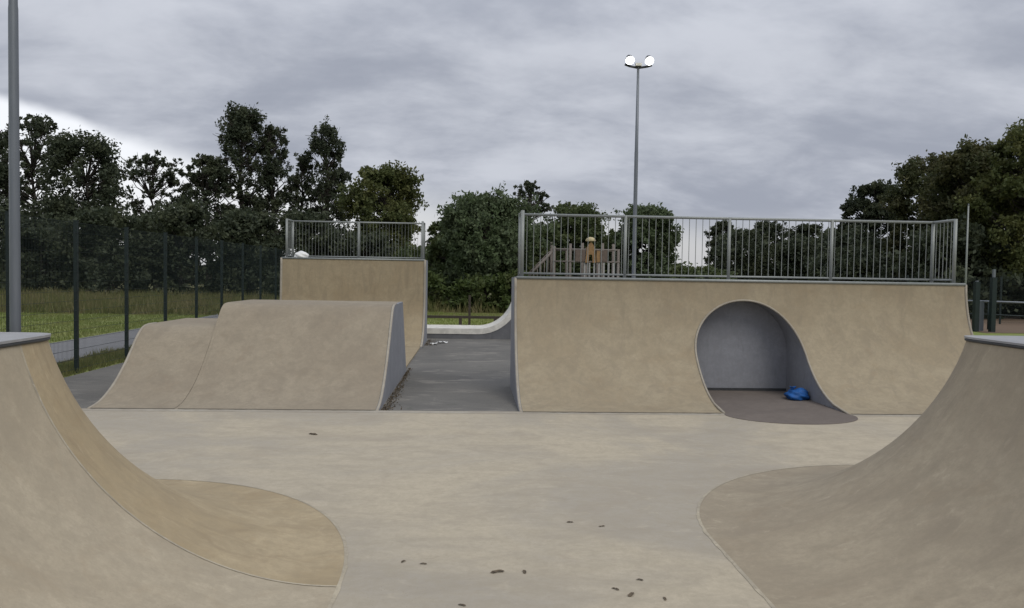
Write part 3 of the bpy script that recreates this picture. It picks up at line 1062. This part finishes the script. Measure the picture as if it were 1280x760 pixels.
def tree(name, label, x, y, H, W, kind, mat, seed, n_leaf=9000, leaf=0.27, group=None):
    rng = np.random.default_rng(seed)
    root = thing(name, label, 'tree' if kind != 'bush' else 'shrub', (x, y, -0.03), group)
    m = MB()
    z_low = {'poplar': 0.16, 'round': 0.2, 'airy': 0.28, 'bush': 0.0, 'oak': 0.22}[kind]
    n_cl = {'poplar': 105, 'round': 120, 'airy': 95, 'bush': 80, 'oak': 110}[kind]
    rw = W / 2
    cl = []
    tries = 0
    while len(cl) < n_cl and tries < 6000:
        tries += 1
        t = rng.uniform(0, 1)
        if kind == 'poplar':
            env = 0.30 + 0.70 * math.sin(math.pi * (0.10 + 0.84 * t)) ** 0.7
        elif kind == 'bush':
            env = math.sqrt(max(0.02, 1 - (t * 0.96) ** 2.2))
        else:
            env = math.sqrt(max(0.02, 1 - ((t - 0.38) / 0.64) ** 2)) * (0.8 + 0.2 * t)
        ang = rng.uniform(0, 2 * math.pi)
        wob = 0.82 + 0.3 * math.sin(2 * ang + seed) * math.sin(5 * t + seed * 1.7)
        rr = rw * env * wob * (rng.uniform(0.25, 1) ** 0.5)
        rc = W * rng.uniform(0.05, 0.105) if kind != 'poplar' else W * rng.uniform(0.075, 0.14)
        if kind == 'airy':
            rc *= 0.85
        z = H * (z_low + (1 - z_low) * t)
        z = min(z, H - rc * 1.2)
        cl.append((np.array([rr * math.cos(ang), rr * math.sin(ang), z]), rc))
    # the crown must reach its full height
    if kind in ('poplar', 'airy'):
        cl.append((np.array([rng.normal() * rw * 0.12, 0, H - W * 0.07]), W * 0.06))
    # trunk and limbs
    lean = rng.normal(size=2) * 0.02 * H
    top = H * (0.93 if kind == 'poplar' else 0.72)
    tz = linspace(0, top, 9)
    trunk = [(lean[0] * (z / top) ** 2 + rng.normal() * 0.012 * z, lean[1] * (z / top) ** 2, z) for z in tz]
    r0 = 0.02 * H + 0.06
    m.tube(trunk, [r0 * (1.35 if i == 0 else 1 - 0.86 * i / 8) for i in range(9)], 8)
    for c, rc in cl:
        z0 = max(0.12 * H, min(c[2] - (0.35 if kind != 'poplar' else 0.5) * np.hypot(c[0], c[1]) - 0.06 * H, top * 0.97))
        k = min(8, max(0, z0 / top * 8))
        i0 = int(min(7, k))
        f = k - i0
        s = Vector(trunk[i0]).lerp(Vector(trunk[i0 + 1]), f)
        e = Vector(c)
        mid_ = s.lerp(e, 0.5) + Vector((rng.normal() * 0.2, rng.normal() * 0.2, -0.04 * (e - s).length))
        rb = r0 * 0.22
        m.tube([s, mid_, e], [rb, rb * 0.6, 0.02], 5, False)
        if kind in ('airy', 'poplar'):
            for _ in range(3):
                q = Vector(rng.normal(size=3))
                q.z = abs(q.z) * 0.8
                b0 = mid_.lerp(e, rng.uniform(0.3, 1.0))
                m.tube([b0, b0 + q.normalized() * rc * rng.uniform(1.2, 2.4)], [0.035, 0.012], 4, False)
    m.build('trunk', 'bark', root, True)
    wts = np.array([rc ** 2 for c, rc in cl])
    cnt = np.maximum(6, (wts / wts.sum() * n_leaf)).astype(int)
    P = []
    for (c, rc), n in zip(cl, cnt):
        sub = max(3, int(n / 26))
        sc = c + rng.normal(size=(sub, 3)) * rc * np.array([0.62, 0.62, 0.5])
        pk = rng.integers(0, sub, n)
        d = rng.normal(size=(n, 3)) * rc * {'bush': 0.36, 'airy': 0.20, 'poplar': 0.22}.get(kind, 0.25)
        if kind == 'poplar':
            d[:, 2] *= 1.5
        P.append(sc[pk] + d)
    P = np.concatenate(P)
    P[:, 2] = np.clip(P[:, 2], 0.05, None)
    V = leaf_quads(rng, P, leaf)
    quads_obj('crown', V, len(P), mat, root)
    return root


TREES = [
    ('broadleaf_tree', 'spreading dark tree cut off by the left edge behind the steel mast', -46.4, 78, 16.3, 11.0, 'airy', 'leaves_dark', 1, 7000),
    ('broadleaf_tree', 'airy dark tree just right of the steel mast with sky through its top', -39.4, 74, 16.0, 7.5, 'airy', 'leaves_dark', 2, 4600),
    ('broadleaf_tree', 'broad dense dark tree second from the left, under the bright break in cloud', -32.9, 70, 13.7, 9.5, 'oak', 'leaves_dark', 3, 10000),
    ('broadleaf_tree', 'thin bare-looking tree with open branches against the bright break in cloud', -29.7, 77, 13.2, 7.0, 'airy', 'leaves_dark', 4, 2700),
    ('broadleaf_tree', 'low dark tree in the dip left of the tall poplars', -25.2, 66, 7.0, 6.0, 'oak', 'leaves_dark', 5, 7000),
    ('broadleaf_tree', 'medium airy dark tree at the left foot of the tallest poplar', -22.9, 71, 12.4, 6.6, 'airy', 'leaves_dark', 6, 5600),
    ('poplar_tree', 'tallest dark poplar with a ragged pointed top', -20.9, 74, 17.3, 5.6, 'poplar', 'leaves_dark', 7, 6400),
    ('poplar_tree', 'shorter poplar pressed against the right side of the tallest poplar', -18.4, 76, 15.9, 4.2, 'poplar', 'leaves_dark', 8, 4200),
    ('poplar_tree', 'smallest slim poplar between the two tall poplars', -16.9, 80, 13.8, 3.2, 'poplar', 'leaves_dark', 9, 2600),
    ('poplar_tree', 'tall oval poplar standing apart left of the rounded green tree', -14.0, 78, 16.6, 4.9, 'poplar', 'leaves_dark', 10, 5000),
    ('broadleaf_tree', 'rounded olive-green tree behind the railing of the tall golden ramp', -7.3, 66, 11.0, 8.4, 'round', 'leaves_olive', 11, 11000),
    ('broadleaf_tree', 'low dark tree in the sky gap right of the rounded olive tree', -2.2, 72, 7.2, 4.0, 'oak', 'leaves_mid', 12, 5000),
    ('broadleaf_tree', 'broad grey-green bushy tree filling the gap between the ramps', 0.9, 52, 7.5, 7.6, 'round', 'leaves_grey', 13, 13000),
    ('broadleaf_tree', 'dark tree with separate tufts showing above the left end of the barred railing', 6.0, 84, 12.3, 5.8, 'airy', 'leaves_dark', 14, 3000),
    ('broadleaf_tree', 'green tree behind the climbing frame', 7.9, 60, 7.6, 7.2, 'round', 'leaves_mid', 15, 10000),
    ('broadleaf_tree', 'green bushy tree directly behind the slim floodlight mast', 12.3, 56, 7.3, 5.4, 'round', 'leaves_grey', 16, 10000),
    ('broadleaf_tree', 'small dark round tree beside the low sky gap seen through the railing', 28.8, 90, 8.9, 4.9, 'oak', 'leaves_dark', 17, 5500),
    ('broadleaf_tree', 'dark tree second right of the sky gap seen through the railing', 33.0, 88, 8.7, 5.6, 'oak', 'leaves_dark', 18, 5500),
    ('broadleaf_tree', 'dark tree third right of the sky gap seen through the railing', 37.0, 86, 8.4, 5.4, 'oak', 'leaves_dark', 19, 5500),
    ('broadleaf_tree', 'low dark tree at the left foot of the rounded dark tree near the rail corner', 37.7, 80, 7.7, 4.6, 'oak', 'leaves_dark', 20, 5000),
    ('broadleaf_tree', 'rounded dark tree rising above the right end of the barred railing', 34.1, 66, 10.6, 6.0, 'round', 'leaves_dark', 21, 9000),
    ('broadleaf_tree', 'large brownish-green tree above the right railing corner', 34.0, 58, 11.8, 7.0, 'round', 'leaves_rust', 22, 11000),
    ('broadleaf_tree', 'large olive tree near the right edge behind the gate posts', 32.6, 50, 11.4, 7.4, 'round', 'leaves_rust', 23, 13000),
    ('broadleaf_tree', 'tallest right-hand tree cut off by the right edge', 33.4, 46, 12.0, 7.6, 'round', 'leaves_olive', 24, 13000),
]
for i, (nm, lab, x, y, H, W, kind, mat, seed, n) in enumerate(TREES):
    tree(nm, lab, x, y, H * 0.985, W, kind, mat, seed, int(n * 3.0), 0.155 if y > 60 else 0.135)

rs = random.Random(5)
SHRUBS = [(-52, 70, 6.5, 9), (-45, 68, 7.5, 9), (-39, 66, 7.2, 8), (-33.5, 64, 7.4, 8), (-28, 63, 6.0, 8), (-22.5, 63, 6.6, 8), (-17.5, 63, 7.0, 7), (-12.5, 62, 6.8, 7),
          (-8, 60, 6.4, 7), (-4.2, 60, 4.4, 6), (-1.6, 55, 4.2, 5), (4.6, 56, 5.2, 6), (10.5, 58, 5.2, 6), (16, 64, 4.0, 6), (20.5, 70, 3.6, 7), (26, 76, 6.0, 7), (31, 74, 6.8, 7),
          (30, 62, 6.2, 7), (27, 56, 5.2, 6), (29.5, 47, 5.4, 6), (36.5, 45, 5.5, 7), (35, 52, 6, 7), (39.5, 74, 6.6, 8)]
names = ['far left, under the trees cut by the frame', 'left, directly behind the steel mast', 'left, under the airy tree beside the mast', 'left, under the broad dense tree',
         'left, under the thin open-branched tree', 'under the medium airy tree by the poplars', 'under the tall poplars', 'under the oval poplar',
         'behind the left half of the golden ramp railing', 'behind the right post of the golden ramp railing', 'at the left side of the gap between the ramps',
         'at the right side of the gap between the ramps', 'right of the climbing frame', 'right of the floodlight mast', 'lowest, below the sky gap in the railing',
         'below the small round trees in the railing', 'below the third dark tree in the railing', 'below the rounded dark tree by the rail corner',
         'behind the right railing corner', 'behind the gate posts', 'at the right edge, nearest', 'at the right edge, below the olive tree', 'in the last railing bay, under the rounded dark tree']
for i, ((x, y, H, W), nm) in enumerate(zip(SHRUBS, names)):
    tree('shrub', 'dense dark shrub ' + nm, x, y, H * rs.uniform(0.78, 1.16), W * rs.uniform(0.9, 1.15), 'bush', 'leaves_dark' if x < -5 or x > 24 else 'leaves_mid', 100 + i, 13000, 0.18, 'shrubs below the tree line')
rng = np.random.default_rng(9)
n = 42000
fx = rng.uniform(-170, 190, n)
ft = 3.6 + 1.5 * np.sin(fx * 0.13) * np.sin(fx * 0.047 + 1) + 0.8 * np.sin(fx * 0.61 + 2 * np.sin(fx * 0.2))
P = np.stack([fx, 128 + rng.uniform(-6, 6, n), ft * rng.uniform(0, 1, n) ** 0.7], 1)
tag(quads_obj('far_wood', leaf_quads(rng, P, 0.55), n, 'leaves_dark'), 'far dark line of woodland along the horizon', 'woodland', kind='stuff')
# brighter weeds in front of the trees in the gap
for i, (x, y, H, W, lab) in enumerate(((-3.2, 47, 2.2, 4.0, 'fresh green weedy shrub in the gap, left one'), (0.2, 46.5, 1.9, 4.0, 'fresh green weedy shrub in the gap, middle one'),
                                       (2.6, 46, 2.4, 3.4, 'fresh green weedy shrub in the gap, right one under the white curved edge'))):
    tree('weed_shrub', lab, x, y, H, W, 'bush', 'weeds', 200 + i, 3500, 0.15, 'weedy shrubs in the gap')


# ------------------------------------------------------------------ grass
def blades(name, label, boxes, n, hmin, hmax, wid, mat, seed):
    rng = np.random.default_rng(seed)
    P = []
    tot = sum((b[1] - b[0]) * (b[3] - b[2]) for b in boxes)
    for b in boxes:
        k = int(n * (b[1] - b[0]) * (b[3] - b[2]) / tot)
        P.append(np.stack([rng.uniform(b[0], b[1], k), rng.uniform(b[2], b[3], k)], 1))
    P = np.concatenate(P)
    k = len(P)
    clump = 0.6 + 0.4 * np.sin(P[:, 0] * 1.7 + np.sin(P[:, 1] * 0.9) * 2) * np.sin(P[:, 1] * 1.3 + 0.7 * P[:, 0])
    h = rng.uniform(hmin, hmax, k) * np.clip(clump + 0.25, 0.3, 1.2)
    a = rng.uniform(0, math.pi, k)
    wv = np.stack([np.cos(a), np.sin(a)], 1) * wid * rng.uniform(0.6, 1.3, k)[:, None]
    lean = rng.normal(size=(k, 2)) * (h * 0.28)[:, None]
    z = np.full((k, 1), -0.05)
    V = np.stack([np.concatenate([P - wv, z], 1), np.concatenate([P + wv, z], 1), np.concatenate([P + lean, z + h[:, None]], 1)], 1).reshape(-1, 3)
    o = quads_obj(name, V, k, mat, None, 3)
    tag(o, label, 'grass', kind='stuff')
    return o


blades('rough_grass', 'tall rough brownish meadow grass between the mown strip and the trees', [(-58, -6, 38.5, 62), (-6, 20, 44.5, 56)], 80000, 0.25, 0.8, 0.035, 'blades_rough', 1)
blades('mown_grass', 'short mown green grass outside the fence and past the gap', [(-22, -12.1, 20, 38.5), (-9.2, 12, 30, 44)], 60000, 0.05, 0.12, 0.014, 'blades_short', 2)
blades('verge_grass', 'patchy grass verge between the mesh fence and the footpath', [(-9.3, -8.0, 12, 34)], 16000, 0.05, 0.22, 0.010, 'blades_rough', 3)

# ------------------------------------------------------------------ small things


def blob(name, label, cat, loc, size, mat, seed, flatten=0.5, rough=0.25):
    rng = np.random.default_rng(seed)
    b = bmesh.new()
    bmesh.ops.create_icosphere(b, subdivisions=4, radius=1.0)
    ph = rng.uniform(0, 6.28, 12)
    for v in b.verts:
        x, y, z = v.co
        k = 1 + rough * (0.5 * math.sin(3 * x + ph[0]) * math.sin(4 * y + ph[1]) + 0.3 * math.sin(7 * z + 5 * x + ph[2]) + 0.25 * abs(math.sin(6 * y + 4 * z + ph[3])) + 0.18 * abs(math.sin(11 * x + 9 * y + ph[4])))
        z2 = z * k
        if z2 < -flatten:
            z2 = -flatten
        v.co = (x * k * size[0], y * k * size[1], (z2 + flatten) * size[2])
    me = bpy.data.meshes.new(name)
    b.to_mesh(me)
    b.free()
    me.materials.append(MATS[mat])
    me.polygons.foreach_set('use_smooth', [True] * len(me.polygons))
    o = bpy.data.objects.new(name, me)
    C.objects.link(o)
    o.location = loc
    tag(o, label, cat)
    return o


bag = thing('plastic_bag', 'bright blue plastic bag slumped in the right corner of the tunnel', 'bag', (5.785, 13.72, 0.009))
bb = blob('sack', None, None, (0, 0, 0), (0.19, 0.17, 0.115), 'plastic_blue', 3, 0.55, 0.30)
bb.parent = bag
m = MB()
rows = []
for i in range(9):
    a = 2 * math.pi * i / 8
    rows.append([(0.03 * math.cos(a), 0.03 * math.sin(a), 0.13), (0.022 * math.cos(a) + 0.01, 0.022 * math.sin(a), 0.17), (0.055 * math.cos(a) * (1 + 0.4 * (i % 2)) + 0.03, 0.05 * math.sin(a), 0.215 + 0.015 * (i % 2))])
m.grid(rows)
nk = m.build('knotted_neck', 'plastic_blue', bag, True)
nk.location = (-0.1, 0.02, 0)
blob('plastic_bag', 'small white plastic bag on the deck of the tall golden ramp', 'bag', (-5.2, 24.72, 2.55), (0.20, 0.16, 0.14), 'plastic_white', 8, 0.35, 0.2)


def scrap(label, loc, size, seed, mat='plastic_white', name='litter_scrap', cat='litter', group='litter by the tall golden ramp'):
    rng = random.Random(seed)
    m = MB()
    n = 5
    m.grid([[((i / (n - 1) - 0.5) * size + rng.uniform(-0.1, 0.1) * size, (j / (n - 1) - 0.5) * size * 0.6 + rng.uniform(-0.08, 0.08) * size, 0.004 + rng.uniform(0, 0.25) * size)
             for i in range(n)] for j in range(n)])
    o = m.build(name, mat, None, True)
    o.location = loc
    o.rotation_euler = (0, 0, rng.uniform(0, 6))
    return tag(o, label, cat, group)


scrap('crumpled white paper scrap on the asphalt, nearer the golden ramp', (-1.12, 24.2, -0.03), 0.26, 1)
scrap('crumpled white paper scrap on the asphalt, farther from the golden ramp', (-0.86, 24.7, -0.03), 0.28, 2)


def dead_leaf(label, loc, size, seed):
    rng = random.Random(seed)
    m = MB()
    pts = []
    for k in range(10):
        a = 2 * math.pi * k / 10
        r_ = size * (0.5 + 0.25 * math.cos(2 * a) + 0.12 * rng.uniform(-1, 1))
        pts.append((r_ * math.cos(a), r_ * math.sin(a) * 0.7, 0.003 + size * 0.14 * abs(math.sin(a)) * rng.uniform(0.5, 1.1)))
    m.v = [(0, 0, 0.004)] + pts
    m.f = [(0, 1 + k, 1 + (k + 1) % 10) for k in range(10)]
    o = m.build('dead_leaf', 'leaf_dead', None, True)
    o.location = loc
    o.rotation_euler = (0, 0, rng.uniform(0, 6))
    return tag(o, label, 'leaf', 'dead leaves on the concrete floor')


LEAVES = [((-2.04, 10.46), 0.13, 'dark curled leaf alone on the floor before the rounded ramp'),
          ((0.22, 5.62), 0.085, 'dark leaf in the middle foreground, left one of the close pair'),
          ((0.41, 5.62), 0.06, 'dark leaf in the middle foreground, right one of the close pair'),
          ((0.88, 6.76), 0.055, 'brown leaf halfway to the right fan, left of two'),
          ((1.14, 6.65), 0.05, 'brown leaf halfway to the right fan, right of two'),
          ((-0.47, 5.83), 0.05, 'small leaf right of the left fan toe, left of two'),
          ((-0.32, 5.78), 0.045, 'small leaf right of the left fan toe, right of two'),
          ((-0.03, 5.05), 0.05, 'small leaf at the bottom edge, left of centre'),
          ((1.10, 5.20), 0.07, 'leaf at the bottom right of the floor, largest of its cluster'),
          ((1.31, 5.13), 0.05, 'leaf at the bottom right of the floor, rightmost of its cluster'),
          ((1.01, 5.30), 0.05, 'leaf at the bottom right of the floor, leftmost of its cluster'),
          ((1.21, 5.46), 0.045, 'leaf at the bottom right of the floor, topmost of its cluster')]
for i, ((x, y), s, lab) in enumerate(LEAVES):
    dead_leaf(lab, (x, y, 0.001), s * 0.85, 40 + i)
# drift of dead leaves along the foot of the rounded ramp and the golden ramp
rng = np.random.default_rng(77)
n = 900
t = rng.uniform(0, 1, n) ** 1.2
P = np.stack([-1.37 + np.abs(rng.normal(size=n)) * 0.07 * (1.4 - t), 12.35 + 5.6 * t, -0.022 + rng.uniform(0, 0.03, n)], 1)
n2 = 260
P2 = np.stack([-1.36 + np.abs(rng.normal(size=n2)) * 0.12, 23.6 + rng.uniform(0, 2.0, n2), -0.022 + rng.uniform(0, 0.03, n2)], 1)
P = np.concatenate([P, P2])
V = leaf_quads(rng, P, 0.017, 0)
tag(quads_obj('leaf_drift', V, len(P), 'leaf_dead'), 'dark drift of dead leaves along the foot of the rounded ramp side', 'leaves', kind='stuff')
